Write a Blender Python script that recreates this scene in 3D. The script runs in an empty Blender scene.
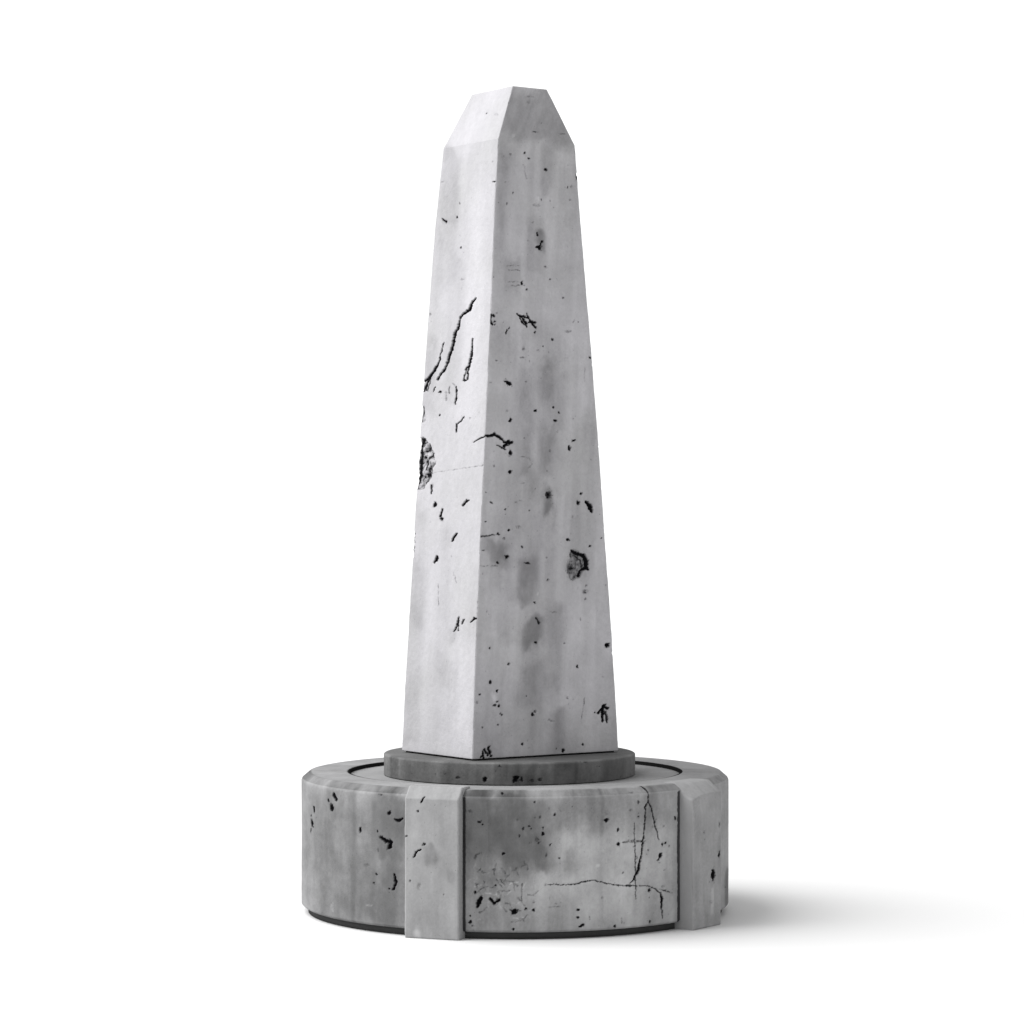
# Weathered concrete obelisk monument on a round buttressed drum, seen as a studio close-up.
# Units are metres; the drum has a radius of 1 m and the obelisk is 3.8 m tall.
import bpy, math
import numpy as np

TH = math.radians(35.0)
CT, ST = math.cos(TH), math.sin(TH)
R_DRUM = 1.0
Z_DRUM = 0.650
OFF = -0.026            # the collar and shaft stand a little left of the drum's centre

# width of the right face, width of the left face, centre x, by height
TAB = np.array([(0.752,0.8285,0.5935,-0.0234),(1.1052,0.7933,0.5764,-0.024),(1.4585,0.7488,0.5658,-0.0253),
 (1.8117,0.6999,0.5556,-0.0281),(2.165,0.6497,0.5462,-0.0293),(2.5183,0.5972,0.5313,-0.0313),
 (2.8715,0.5412,0.5184,-0.034),(3.2247,0.4915,0.4925,-0.0347),(3.578,0.4346,0.4565,-0.0295),(3.835,.194,.338,-.027)])

# Wear and some painted shade on each surface, in surface coordinates (across, height), metres:
# P pit (across, height, half width, half height, turn, depth) / L crack (points, half widths, depth)
# R broken patch (points, half widths, depth) / S stain, a few of them painted shade (x0, z0, x1, z1, strength, softness)
# surfaces: L, R = the two front faces of the shaft, D = drum wall, K = collar, B, C = the buttresses
MARKS = [
('L','P',0.0432,3.7037,0.0091,0.004,-30,0.4),
('L','P',0.0224,3.4751,0.005,0.003,0,0.2),
('L','P',0.0103,3.3783,0.0071,0.0025,0,1),
('L','L',[(0.2467,3.2399),(0.229,3.2211)],[0.0035,0.0035],1),
('L','P',0.175,3.2395,0.0035,0.0045,0,1),
('L','P',0.1528,3.0913,0.004,0.005,0,1),
('L','P',0.2565,3.4171,0.0071,0.005,0,0.25),
('L','P',0.1402,2.9421,0.0126,0.005,0,0.2),
('L','P',0.2273,3.3429,0.005,0.003,0,0.12),
('L','S',0.171,3.2228,0.2652,3.5848,0.1,0.0081),
('L','S',0.1327,3.0164,0.1835,3.5904,-0.05,0.0061),
('L','S',0.1701,2.9204,0.2866,3.2397,0.07,0.0252),
('L','L',[(0.0735,2.8469),(0.0924,2.821),(0.0983,2.7967),(0.1311,2.7801),(0.1424,2.7612),(0.1489,2.7268),(0.1644,2.6881),(0.1696,2.6485),(0.1808,2.6043),(0.1921,2.56),(0.2012,2.5355),(0.2227,2.5069),(0.2371,2.4806)],[0.003,0.0055,0.0055,0.0045,0.0045,0.0045,0.0071,0.0061,0.005,0.0055,0.0045,0.004,0.0035],1),
('L','L',[(0.2164,2.6524),(0.229,2.593),(0.2356,2.5582),(0.2598,2.5195),(0.2848,2.4909),(0.303,2.4748)],[0.002,0.003,0.0035,0.004,0.0045,0.0045],1),
('L','L',[(0.2498,2.5289),(0.2792,2.4854),(0.2956,2.451),(0.3031,2.4312)],[0.0025,0.004,0.0045,0.004],1),
('L','L',[(0.2862,2.4757),(0.2906,2.4355)],[0.0035,0.0035],1),
('L','L',[(0.2692,2.4949),(0.2821,2.435)],[0.0025,0.0025],0.7),
('L','L',[(0.0786,2.6606),(0.0797,2.621),(0.0823,2.5716),(0.092,2.5227),(0.0959,2.4733)],[0.0025,0.003,0.005,0.004,0.003],1),
('L','L',[(0.0958,2.4713),(0.1109,2.4693),(0.1064,2.5038),(0.0986,2.5331)],[0.0025,0.0025,0.0025,0.0025],0.9),
('L','L',[(0.1443,2.4416),(0.1433,2.3966),(0.146,2.3649)],[0.0025,0.004,0.0035],1),
('L','L',[(0.1604,2.4576),(0.1517,2.447)],[0.0025,0.0025],0.6),
('L','L',[(0.1763,2.4436),(0.179,2.4137)],[0.0025,0.0025],0.6),
('L','L',[(0.1948,2.4197),(0.19,2.3843)],[0.0035,0.0035],0.5),
('L','L',[(0.246,2.4479),(0.2556,2.4283)],[0.0025,0.0025],0.8),
('L','P',0.2219,2.4233,0.0071,0.004,0,1),
('L','P',0.218,2.3155,0.004,0.005,0,1),
('L','L',[(0.1358,2.2319),(0.1374,2.2668),(0.1197,2.2809),(0.1022,2.3)],[0.003,0.003,0.003,0.003],1),
('L','P',0.0747,2.2938,0.004,0.0025,0,0.5),
('L','P',0.2894,2.7937,0.0071,0.0071,0,0.35),
('L','L',[(0.0545,2.1814),(0.0253,2.198),(-0.0001,2.2089)],[0.0015,0.0025,0.003],0.9),
('L','L',[(0.2425,2.0451),(0.1397,2.058),(-0.0005,2.0747)],[0.0013,0.0013,0.0013],0.35),
('L','R',[(0.3029,2.2031),(0.2878,2.152),(0.2763,2.0911),(0.2816,2.0307),(0.2975,1.9906)],[0.0151,0.0378,0.0454,0.0353,0.0252],1),
('L','R',[(0.3101,2.3555),(0.3009,2.2942)],[0.0121,0.0131],0.6),
('L','L',[(0.3029,2.2031),(0.3027,2.1322),(0.3048,2.0716),(0.3102,2.0312)],[0.005,0.0061,0.0061,0.005],0.9),
('L','L',[(0.2418,2.1355),(0.2668,2.1111),(0.2768,2.0609)],[0.004,0.0035,0.0025],0.8),
('L','L',[(0.2593,2.1713),(0.2741,2.1516)],[0.0025,0.0025],0.7),
('L','P',0.2394,1.9848,0.003,0.0121,0,0.6),
('L','S',0.244,2.2916,0.3059,2.7006,0.08,0.0202),
('L','R',[(0.3011,2.0605),(0.2985,2.0099)],[0.0303,0.0202],0.7),
('L','L',[(0.3109,2.0455),(0.3139,2.0)],[0.004,0.004],0.9),
('L','L',[(0.2469,1.989),(0.244,1.9508)],[0.003,0.003],0.9),
('L','P',0.2224,1.8965,0.0055,0.0121,-15,1),
('L','L',[(0.186,1.8735),(0.1928,1.8435)],[0.004,0.004],1),
('L','P',0.1859,1.8306,0.0071,0.0081,0,1),
('L','L',[(0.0667,1.9157),(0.087,1.896)],[0.0045,0.0045],1),
('L','L',[(0.1112,1.7636),(0.1303,1.7337)],[0.0045,0.0045],1),
('L','L',[(0.201,1.6569),(0.2123,1.6287)],[0.0045,0.0045],1),
('L','P',0.2046,1.6438,0.0071,0.0101,0,1),
('L','L',[(0.3195,1.7725),(0.3184,1.7472)],[0.0035,0.0035],0.8),
('L','L',[(0.3207,1.727),(0.3193,1.6967)],[0.0035,0.0035],0.8),
('L','L',[(0.3197,1.6815),(0.3194,1.6513)],[0.0035,0.0035],0.8),
('L','L',[(0.1176,1.5817),(0.1036,1.5377)],[0.0025,0.0025],0.3),
('L','L',[(0.1893,1.5297),(0.183,1.4306)],[0.0015,0.0015],0.4),
('L','L',[(0.0838,1.3811),(0.0895,1.3464),(0.1066,1.3188)],[0.003,0.003,0.003],0.9),
('L','L',[(0.0887,1.3759),(0.0955,1.346)],[0.0025,0.0025],0.8),
('L','L',[(0.0854,1.3466),(0.0864,1.322)],[0.0025,0.0025],0.8),
('L','L',[(0.0603,1.3725),(0.0675,1.3525)],[0.0035,0.0035],0.8),
('L','L',[(-0.0054,1.3799),(0.0134,1.3779),(0.0278,1.3625)],[0.0035,0.0035,0.0035],0.9),
('L','S',0.0985,1.2475,0.1315,1.3045,0.12,0.0081),
('L','S',0.2527,1.3573,0.3305,1.9091,0.06,0.0303),
('L','S',0.1069,1.0699,0.1828,1.1824,0.05,0.0202),
('R','P',0.1236,3.5219,0.0045,0.0045,0,0.8),
('R','P',0.1449,3.4947,0.005,0.0035,0,0.8),
('R','P',0.0578,3.5091,0.0061,0.0061,0,0.35),
('R','P',0.2253,3.4503,0.0071,0.0061,0,1),
('R','P',0.3718,3.4372,0.004,0.0177,0,1),
('R','L',[(0.1215,3.4666),(0.1396,3.403)],[0.003,0.003],0.35),
('R','P',0.1585,3.6249,0.0151,0.003,0,0.5),
('R','P',0.2838,3.6276,0.0151,0.003,0,0.4),
('R','P',0.1906,3.2836,0.0177,0.0071,0,0.35),
('R','L',[(0.199,3.155),(0.2044,3.1444)],[0.0035,0.0035],0.9),
('R','L',[(0.2243,3.1187),(0.2133,3.0879),(0.1983,3.0899)],[0.004,0.004,0.004],1),
('R','P',0.2154,3.0851,0.0091,0.0091,0,0.9),
('R','S',0.1973,3.0594,0.2363,3.1169,0.35,0.0101),
('R','P',0.1366,2.9137,0.005,0.0081,0,1),
('R','L',[(0.0418,3.38),(0.0566,3.3792)],[0.002,0.002],0.3),
('R','L',[(0.0676,2.9941),(0.1219,2.9954)],[0.0015,0.0015],0.35),
('R','L',[(0.0732,2.9746),(0.1275,2.9758)],[0.0015,0.0015],0.35),
('R','L',[(0.0702,2.9199),(0.1195,2.9227)],[0.0015,0.0015],0.35),
('R','L',[(0.0856,2.9029),(0.1498,2.9065)],[0.0015,0.0015],0.4),
('R','P',0.0922,3.7648,0.0101,0.0091,0,0.2),
('R','P',0.0904,3.7913,0.0202,0.003,0,0.25),
('R','S',-0.0669,3.5995,0.3572,3.822,0.2,0.0303),  # shade painted on the right face of the cap
('R','S',0.1964,3.3568,0.2521,3.5636,0.12,0.0141),
('R','S',0.0466,2.8885,0.1306,3.0325,0.12,0.0101),
('R','S',0.1589,2.9538,0.2279,3.2192,0.12,0.0141),
('R','S',-0.0012,3.2021,0.0604,3.5457,0.08,0.0303),
('R','P',0.1942,3.312,0.0071,0.0121,0,-0.3),
('R','P',0.0646,3.6029,0.0061,0.0151,0,-0.25),
('R','P',0.1367,2.9128,0.005,0.0071,0,1),
('R','L',[(0.0035,2.7624),(-0.0002,2.7375),(0.0102,2.7232)],[0.0045,0.005,0.004],0.95),
('R','P',0.0164,2.758,0.0061,0.005,0,1),
('R','P',0.0195,2.7335,0.005,0.004,0,0.8),
('R','L',[(0.1238,2.7751),(0.1463,2.7593),(0.1675,2.7305)],[0.003,0.0045,0.0035],1),
('R','L',[(0.1472,2.7395),(0.168,2.7186)],[0.0035,0.0035],0.9),
('R','L',[(0.1654,2.7751),(0.1817,2.7461),(0.2081,2.7144)],[0.003,0.0045,0.0035],1),
('R','L',[(0.1772,2.7359),(0.2089,2.7394)],[0.0035,0.0035],0.9),
('R','L',[(0.1366,2.7539),(0.1524,2.7348)],[0.003,0.003],0.9),
('R','L',[(0.151,2.7645),(0.1763,2.7558)],[0.003,0.003],0.9),
('R','L',[(0.0894,2.7091),(0.0738,2.6847)],[0.0025,0.0025],0.8),
('R','L',[(0.0769,2.7016),(0.073,2.6797)],[0.002,0.002],0.6),
('R','P',0.3644,2.7044,0.0151,0.0061,0,0.4),
('R','L',[(0.3872,2.7607),(0.3859,2.7456)],[0.002,0.002],0.5),
('R','P',0.156,2.6158,0.0071,0.0091,0,0.4),
('R','P',0.155,2.5731,0.0111,0.003,0,0.5),
('R','P',0.2247,2.6136,0.0071,0.004,0,0.3),
('R','P',0.355,2.5787,0.0126,0.002,0,0.3),
('R','P',0.0961,2.4553,0.0171,0.0076,40,1),
('R','P',0.0147,2.4557,0.0071,0.004,0,0.3),
('R','P',0.1133,2.285,0.0061,0.0111,0,1),
('R','P',0.2252,2.3312,0.0061,0.0045,0,1),
('R','P',0.3075,2.3492,0.0045,0.0045,0,1),
('R','P',0.3339,2.3219,0.0045,0.005,0,1),
('R','P',0.3203,2.2856,0.0071,0.005,0,1),
('R','P',0.0967,2.327,0.0061,0.005,0,0.3),
('R','P',0.41,2.1964,0.0081,0.004,0,1),
('R','P',0.3914,2.1591,0.0061,0.0101,0,1),
('R','P',0.3032,2.1458,0.004,0.005,0,0.7),
('R','P',0.1211,2.0465,0.0076,0.0061,0,1),
('R','P',0.5306,2.1713,0.003,0.005,0,0.8),
('R','P',0.4749,2.5852,0.005,0.004,0,0.9),
('R','L',[(0.0011,2.2089),(0.0185,2.2112),(0.0426,2.2185),(0.0677,2.2032),(0.0881,2.1839),(0.1275,2.1846)],[0.003,0.004,0.0061,0.004,0.0045,0.004],0.95),
('R','L',[(0.0889,2.1662),(0.1246,2.1826)],[0.0061,0.0061],1),
('R','L',[(0.0545,2.1686),(0.0946,2.1496)],[0.003,0.003],0.8),
('R','P',0.118,2.1322,0.0071,0.0111,0,1),
('R','L',[(0.1651,2.118),(0.2049,2.1146),(0.2213,2.0821),(0.2071,2.0671)],[0.002,0.002,0.002,0.002],0.35),
('R','P',0.0462,2.0752,0.004,0.0071,0,0.35),
('R','P',0.1807,1.9957,0.0101,0.003,0,0.3),
('R','L',[(0.4483,2.5419),(0.4493,2.4715)],[0.0015,0.0015],0.2),
('R','S',0.1466,1.988,0.2108,2.5411,0.08,0.0121),
('R','S',0.2409,2.3471,0.3046,2.5445,0.16,0.0141),
('R','S',0.2588,2.0385,0.3233,2.2465,0.14,0.0141),
('R','S',0.3271,1.989,0.371,2.5276,0.06,0.0081),
('R','S',0.1847,1.9883,0.2556,2.6816,-0.06,0.0081),
('R','S',0.1849,1.9882,0.2407,2.1163,0.08,0.0101),
('R','S',-0.019,2.5587,0.0866,2.7219,0.05,0.0202),
('R','P',0.1211,2.0456,0.0076,0.0045,0,1),
('R','P',0.3057,1.943,0.0121,0.0171,0,1),
('R','S',0.2861,1.8734,0.3281,1.9777,0.3,0.0121),
('R','P',0.4571,1.9486,0.0045,0.0071,0,1),
('R','P',0.4448,1.9055,0.0061,0.0081,0,1),
('R','L',[(0.4845,1.9086),(0.5028,1.8886),(0.5142,1.8635)],[0.005,0.0111,0.0035],1),
('R','P',0.1096,1.8743,0.004,0.004,0,1),
('R','P',0.016,1.9515,0.0035,0.0035,0,0.8),
('R','P',0.0416,1.9046,0.0091,0.003,30,0.8),
('R','P',0.0223,1.8185,0.0035,0.0035,0,0.9),
('R','P',0.1285,1.7808,0.0055,0.005,0,1),
('R','P',0.0802,1.7634,0.0061,0.0035,0,1),
('R','L',[(-0.0021,1.7531),(0.0638,1.7576)],[0.0025,0.0025],0.7),
('R','P',0.1066,1.7407,0.0061,0.004,0,0.6),
('R','P',0.015,1.6905,0.005,0.003,0,0.9),
('R','P',0.1236,1.66,0.0091,0.0071,0,1),
('R','P',0.0835,1.633,0.0081,0.0035,45,1),
('R','L',[(0.0092,1.6183),(0.0208,1.6181)],[0.002,0.002],0.5),
('R','L',[(0.0305,1.618),(0.0422,1.6169)],[0.002,0.002],0.5),
('R','L',[(0.0549,1.6177),(0.0842,1.6163)],[0.002,0.002],0.5),
('R','S',0.0061,1.6226,0.128,1.7413,0.14,0.0141),
('R','S',0.0893,1.6914,0.1252,1.731,0.12,0.0081),
('R','P',0.2186,1.6284,0.0131,0.004,15,1),
('R','P',0.4026,1.7348,0.0061,0.0055,0,1),
('R','P',0.5096,1.7049,0.0055,0.005,0,1),
('R','P',0.5635,1.7417,0.003,0.003,0,0.8),
('R','R',[(0.4464,1.6535),(0.458,1.6184),(0.4441,1.5836)],[0.0353,0.0454,0.0353],0.75),
('R','L',[(0.4301,1.6806),(0.456,1.6684),(0.4816,1.6631),(0.4982,1.6329),(0.4973,1.6029),(0.4744,1.5882),(0.4651,1.5663)],[0.004,0.0066,0.0061,0.0071,0.0066,0.005,0.0061],1),
('R','P',0.428,1.6817,0.0101,0.0071,0,1),
('R','L',[(0.4462,1.6585),(0.4724,1.6382),(0.4787,1.6081)],[0.003,0.003,0.003],0.8),
('R','P',0.4279,1.6088,0.0262,0.0363,0,0.6),
('R','P',0.4256,1.5909,0.0182,0.0222,0,0.8),
('R','L',[(0.4936,1.6179),(0.5079,1.5927)],[0.004,0.004],1),
('R','P',0.5006,1.5197,0.005,0.004,0,0.6),
('R','P',0.4956,1.4928,0.0131,0.0101,0,0.5),
('R','P',0.5,1.4577,0.004,0.004,0,0.7),
('R','P',0.2606,1.4489,0.004,0.004,0,0.9),
('R','P',0.272,1.4872,0.005,0.0071,0,-0.3),
('R','L',[(0.2715,1.3736),(0.2853,1.3515)],[0.0035,0.0035],0.8),
('R','P',0.2729,1.2609,0.0061,0.0045,0,1),
('R','P',0.0622,1.2403,0.0045,0.0045,0,1),
('R','P',0.152,1.1677,0.004,0.0035,0,0.7),
('R','P',0.0709,1.0878,0.0055,0.0055,0,1),
('R','P',0.4715,1.143,0.0045,0.005,0,0.9),
('R','P',0.6111,1.2391,0.0101,0.0111,0,1),
('R','P',0.6383,1.2031,0.003,0.0061,0,0.9),
('R','P',0.3505,1.3993,0.0151,0.003,0,0.4),
('R','P',0.1552,1.9078,0.0081,0.005,0,0.25),
('R','P',0.1746,1.9158,0.0081,0.005,0,0.25),
('R','P',0.2163,1.8714,0.005,0.003,0,0.6),
('R','P',0.1683,1.7945,0.0101,0.005,0,0.45),
('R','P',0.1807,1.9968,0.0121,0.0025,0,0.3),
('R','S',0.1848,1.4627,0.263,1.681,0.16,0.0161),
('R','S',0.2218,1.2396,0.2917,1.3749,0.26,0.0141),
('R','S',0.3245,1.0623,0.3982,1.4217,0.12,0.0202),
('R','S',0.1977,1.8585,0.2468,2.0562,0.08,0.0141),
('R','S',0.2228,1.4616,0.313,1.7202,-0.05,0.0101),
('R','S',0.3546,1.6376,0.5287,1.9083,0.03,0.0303),
('R','S',0.0908,1.2488,0.1626,1.3293,0.04,0.0141),
('R','P',0.1526,1.1686,0.0054,0.0048,0,0.8),
('R','P',0.0712,1.0886,0.006,0.006,0,1),
('R','P',0.1022,1.0469,0.0042,0.0048,0,1),
('R','P',0.0267,1.0341,0.0048,0.0048,0,0.8),
('R','P',0.0139,0.9979,0.0042,0.0048,0,0.7),
('R','P',0.0946,0.9826,0.0054,0.0042,0,0.9),
('R','P',0.1143,0.9782,0.0042,0.0072,0,1),
('R','P',0.1046,0.9971,0.006,0.0036,0,0.7),
('R','P',0.128,0.9383,0.0048,0.0048,0,0.8),
('R','P',0.1107,0.893,0.0042,0.0042,0,0.7),
('R','P',0.4723,1.1427,0.0048,0.006,0,1),
('R','P',0.2691,0.9313,0.0054,0.0083,0,1),
('R','P',0.2806,0.9447,0.0072,0.006,0,0.6),
('R','L',[(0.5771,0.9221),(0.6007,0.9506),(0.6228,0.9436)],[0.0048,0.0048,0.0048],1),
('R','L',[(0.6006,0.9565),(0.5999,0.8855)],[0.0054,0.0054],1),
('R','L',[(0.6135,0.9262),(0.6207,0.8785)],[0.0042,0.0042],0.8),
('R','P',0.6066,0.9586,0.0072,0.006,0,1),
('R','L',[(0.5089,0.9962),(0.5064,0.9491),(0.4957,0.8966)],[0.0021,0.0021,0.0021],0.45),
('R','P',0.2245,0.7978,0.0054,0.0054,0,1),
('R','P',0.4165,0.7588,0.0054,0.0083,0,1),
('R','P',0.5045,0.7808,0.0048,0.0042,0,0.9),
('R','L',[(0.3441,0.9043),(0.3681,0.8914)],[0.003,0.003],0.4),
('R','L',[(0.0524,0.7868),(0.0598,0.7691)],[0.0036,0.0036],1),
('R','L',[(0.0729,0.7925),(0.077,0.7669)],[0.0042,0.0042],1),
('R','P',0.082,0.7528,0.0054,0.006,0,1),
('R','L',[(0.0373,0.7486),(0.044,0.7574)],[0.003,0.003],1),
('R','L',[(0.0666,0.7722),(0.0693,0.7559)],[0.003,0.003],1),
('R','L',[(0.0459,0.7734),(0.0487,0.7433)],[0.003,0.003],0.9),
('R','S',0.3662,0.7422,0.419,0.9675,0.18,0.0143),
('R','S',0.2139,0.9467,0.3135,1.1489,0.1,0.0191),
('R','S',0.0084,0.7885,0.2236,1.0762,0.04,0.0358),
('R','S',0.0796,0.9568,0.1033,0.981,-0.2,0.006),
('D','L',[(-0.8167,0.5961),(-0.8036,0.5721)],[0.0053,0.0053],1),
('D','P',-0.8137,0.5891,0.0067,0.0106,0,1),
('D','P',-0.8422,0.5618,0.0034,0.0096,0,0.9),
('D','P',-0.8259,0.532,0.0077,0.0173,0,1),
('D','P',-0.9166,0.5076,0.0039,0.0125,0,1),
('D','P',-0.9324,0.4737,0.0034,0.0067,0,0.8),
('D','P',-0.9267,0.4424,0.0067,0.0164,0,1),
('D','P',-0.9347,0.4073,0.0024,0.0096,0,0.8),
('D','P',-0.688,0.4502,0.0058,0.0096,0,1),
('D','P',-0.6092,0.4531,0.0034,0.0048,0,0.9),
('D','P',-0.5549,0.5361,0.0067,0.0058,0,1),
('D','L',[(-0.5289,0.5089),(-0.5123,0.5037),(-0.4957,0.5183)],[0.0043,0.0053,0.0029],0.95),
('D','L',[(-0.5942,0.4253),(-0.568,0.4121),(-0.5493,0.4063),(-0.5568,0.3831)],[0.0063,0.0077,0.0072,0.0072],1),
('D','P',-0.613,0.2631,0.0043,0.0043,0,1),
('D','P',-0.6262,0.2209,0.0048,0.0048,0,0.8),
('D','L',[(-0.5326,0.2675),(-0.5271,0.2363),(-0.5308,0.2089),(-0.5401,0.1991)],[0.0034,0.0053,0.0043,0.0029],1),
('D','P',-0.5568,0.2022,0.0039,0.0039,0,0.9),
('D','P',-0.6546,0.2952,0.0144,0.0058,0,0.3),
('D','P',-0.6054,0.37,0.0029,0.0096,0,0.4),
('D','P',-0.596,0.6128,0.0096,0.0039,0,0.5),
('D','P',-0.8208,0.0879,0.0077,0.0173,0,-0.35),
('D','P',-0.648,0.1204,0.0144,0.0048,0,-0.5),
('D','S',-0.6196,0.3745,-0.4883,0.6047,0.24,0.0135),
('D','S',-0.7296,0.1184,-0.7006,0.6175,0.06,0.0193),
('D','S',-0.9023,0.0789,-0.8289,0.5463,0.06,0.0385),
('D','S',-0.7006,0.4,-0.6243,0.6204,-0.06,0.0193),
('D','S',-0.6337,0.05,-0.4883,0.3446,0.08,0.0385),
('B','P',-0.0582,0.556,0.0058,0.0039,0,0.8),
('B','L',[(-0.0356,0.6169),(-0.0446,0.5969)],[0.0029,0.0029],1),
('B','L',[(-0.0782,0.357),(-0.0673,0.3781),(-0.0492,0.3879)],[0.0039,0.0039,0.0029],1),
('B','P',-0.031,0.4138,0.0077,0.0048,0,0.9),
('B','S',-0.031,0.3243,0.0278,0.3618,0.32,0.0116),
('B','S',0.0593,0.2877,0.1043,0.3034,0.2,0.0077),
('B','P',-0.0537,0.2264,0.0087,0.0164,0,0.22),
('B','S',-0.0764,0.0071,-0.0492,0.0594,-0.22,0.0077),
('B','S',-0.0991,0.4934,0.0097,0.5966,-0.05,0.0289),
('B','S',0.0097,0.2487,0.1268,0.6007,0.05,0.0385),
('B','L',[(-0.1146,0.4434),(-0.11,0.448)],[0.0029,0.0029],0.7),
('B','S',-0.0265,0.0829,0.0278,0.1158,0.06,0.0135),
('D','P',-0.1563,0.514,0.0067,0.0043,0,1),
('D','P',-0.1393,0.5018,0.0034,0.0043,0,0.9),
('D','P',-0.0518,0.3769,0.0058,0.0048,0,1),
('D','P',-0.092,0.3061,0.0067,0.0067,0,0.4),
('D','P',-0.0857,0.2374,0.0039,0.0039,0,0.9),
('D','P',-0.1751,0.2073,0.0053,0.0053,0,1),
('D','L',[(-0.1483,0.1847),(-0.1572,0.1648),(-0.1662,0.145)],[0.0067,0.0087,0.0048],1),
('D','L',[(-0.1098,0.1818),(-0.092,0.1615),(-0.0696,0.1769)],[0.0043,0.0058,0.0043],1),
('D','P',-0.0045,0.1255,0.0144,0.0116,0,1),
('D','P',0.0196,0.1281,0.0048,0.0029,0,0.5),
('D','P',0.0463,0.1378,0.0048,0.0048,0,0.8),
('D','P',0.0794,0.1304,0.0048,0.0067,0,1),
('D','P',0.0821,0.1661,0.0048,0.0029,0,0.7),
('D','P',-0.009,0.0488,0.0048,0.0067,0,1),
('D','P',-0.1966,0.104,0.0043,0.0043,0,1),
('D','P',-0.1975,0.0772,0.0058,0.0058,0,1),
('D','P',-0.1877,0.0614,0.0039,0.0039,0,0.7),
('D','P',0.2738,0.1273,0.0043,0.0053,0,1),
('D','P',0.2738,0.0951,0.0048,0.0043,0,1),
('D','P',0.3244,0.0902,0.0024,0.0096,0,0.7),
('D','L',[(0.281,0.0519),(0.2955,0.062)],[0.0043,0.0043],1),
('D','P',0.4372,0.0477,0.0043,0.0077,0,1),
('D','P',0.3988,0.5145,0.0096,0.0067,0,1),
('D','P',0.4015,0.5458,0.012,0.0125,0,0.2),
('D','P',0.4491,0.4679,0.0043,0.0067,0,1),
('D','P',0.4536,0.4064,0.0077,0.0067,0,1),
('D','P',0.1214,0.4646,0.0058,0.0067,0,1),
('D','P',0.1205,0.4869,0.0029,0.0048,0,0.8),
('D','P',0.1089,0.5362,0.0039,0.0067,0,0.5),
('D','P',-0.058,0.6357,0.0048,0.0058,0,0.8),
('D','P',0.3806,0.1743,0.0048,0.0048,0,0.4),
('D','P',0.3606,0.3171,0.0087,0.0067,0,-0.3),
('D','P',0.3788,0.3871,0.0106,0.0067,0,-0.25),
('D','P',0.133,0.2385,0.0048,0.0048,0,0.5),
('D','P',0.507,0.5537,0.0067,0.0048,0,0.35),
('D','P',0.1509,0.1828,0.0019,0.0096,0,0.3),
('D','P',0.4683,0.0697,0.0029,0.0096,0,0.5),
('D','P',0.0955,0.4381,0.0096,0.0067,0,0.5),
('D','P',0.1357,0.3706,0.0039,0.0096,0,0.4),
('D','P',-0.1966,0.5615,0.0096,0.0058,0,0.4),
('D','P',-0.2217,0.5833,0.0077,0.0077,0,0.4),
('D','P',-0.1009,0.621,0.0144,0.0048,-30,-0.12),
('D','P',0.0419,0.4653,0.0193,0.0067,50,-0.2),
('D','L',[(0.024,0.3182),(0.0508,0.3314),(0.0553,0.3091)],[0.0024,0.0024,0.0024],0.4),
('D','L',[(0.0374,0.3449),(0.0446,0.327)],[0.0024,0.0024],0.4),
('D','L',[(-0.0161,0.3003),(0.0196,0.3182)],[0.0024,0.0024],0.25),
('D','L',[(-0.0696,0.2554),(-0.0161,0.2557),(0.0107,0.2379)],[0.0024,0.0024,0.0024],0.35),
('D','L',[(-0.0786,0.2107),(-0.025,0.2156)],[0.0024,0.0024],0.35),
('D','L',[(-0.0072,0.2557),(-0.0,0.2156)],[0.0024,0.0024],0.3),
('D','L',[(0.0285,0.2468),(0.0285,0.1665)],[0.0019,0.0019],0.5),
('D','L',[(-0.0607,0.2644),(-0.0536,0.2466)],[0.0024,0.0024],0.5),
('D','L',[(-0.1411,0.2321),(-0.0875,0.2285)],[0.0019,0.0019],0.4),
('D','L',[(-0.1769,0.2341),(-0.1411,0.2402)],[0.0019,0.0019],-0.3),
('D','L',[(-0.1322,0.2055),(-0.0607,0.1931)],[0.0024,0.0024],-0.3),
('D','L',[(-0.0429,0.1932),(-0.0161,0.2156)],[0.0024,0.0024],-0.3),
('D','L',[(-0.025,0.2468),(0.0107,0.2557)],[0.0019,0.0019],-0.3),
('D','L',[(-0.0161,0.0773),(0.0285,0.0862),(0.0553,0.1128)],[0.0019,0.0019,0.0019],0.35),
('D','L',[(-0.0072,0.0952),(0.0374,0.0995)],[0.0019,0.0019],-0.25),
('D','L',[(0.1446,0.241),(0.2073,0.2387),(0.2612,0.2397),(0.2883,0.2485),(0.3425,0.2534),(0.3697,0.2466),(0.4335,0.2269),(0.4978,0.2189),(0.5256,0.2167)],[0.0007,0.001,0.0019,0.0024,0.001,0.0014,0.0014,0.001,0.001],0.8),
('D','S',-0.2307,0.299,0.1446,0.6189,0.16,0.0578),
('D','S',-0.2217,0.3716,0.0553,0.6012,0.1,0.0482),
('D','S',0.0999,0.2901,0.1446,0.389,0.2,0.0135),
('D','S',0.0642,0.4158,0.0999,0.4875,0.16,0.0116),
('D','S',0.2163,0.2868,0.2702,0.3689,0.2,0.0135),
('D','S',-0.2307,0.2446,-0.1859,0.601,0.12,0.0193),
('D','S',0.1536,0.4478,0.2702,0.6204,0.12,0.0193),
('D','S',0.2702,0.4678,0.4335,0.6178,0.07,0.0385),
('D','S',0.2702,0.047,0.5256,0.4478,-0.09,0.0482),
('D','S',0.1446,0.0597,0.3425,0.299,-0.04,0.0385),
('D','S',0.1804,0.2969,0.2343,0.4412,-0.08,0.0193),
('D','S',-0.1948,0.0671,0.1357,0.2801,0.03,0.0385),
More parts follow.
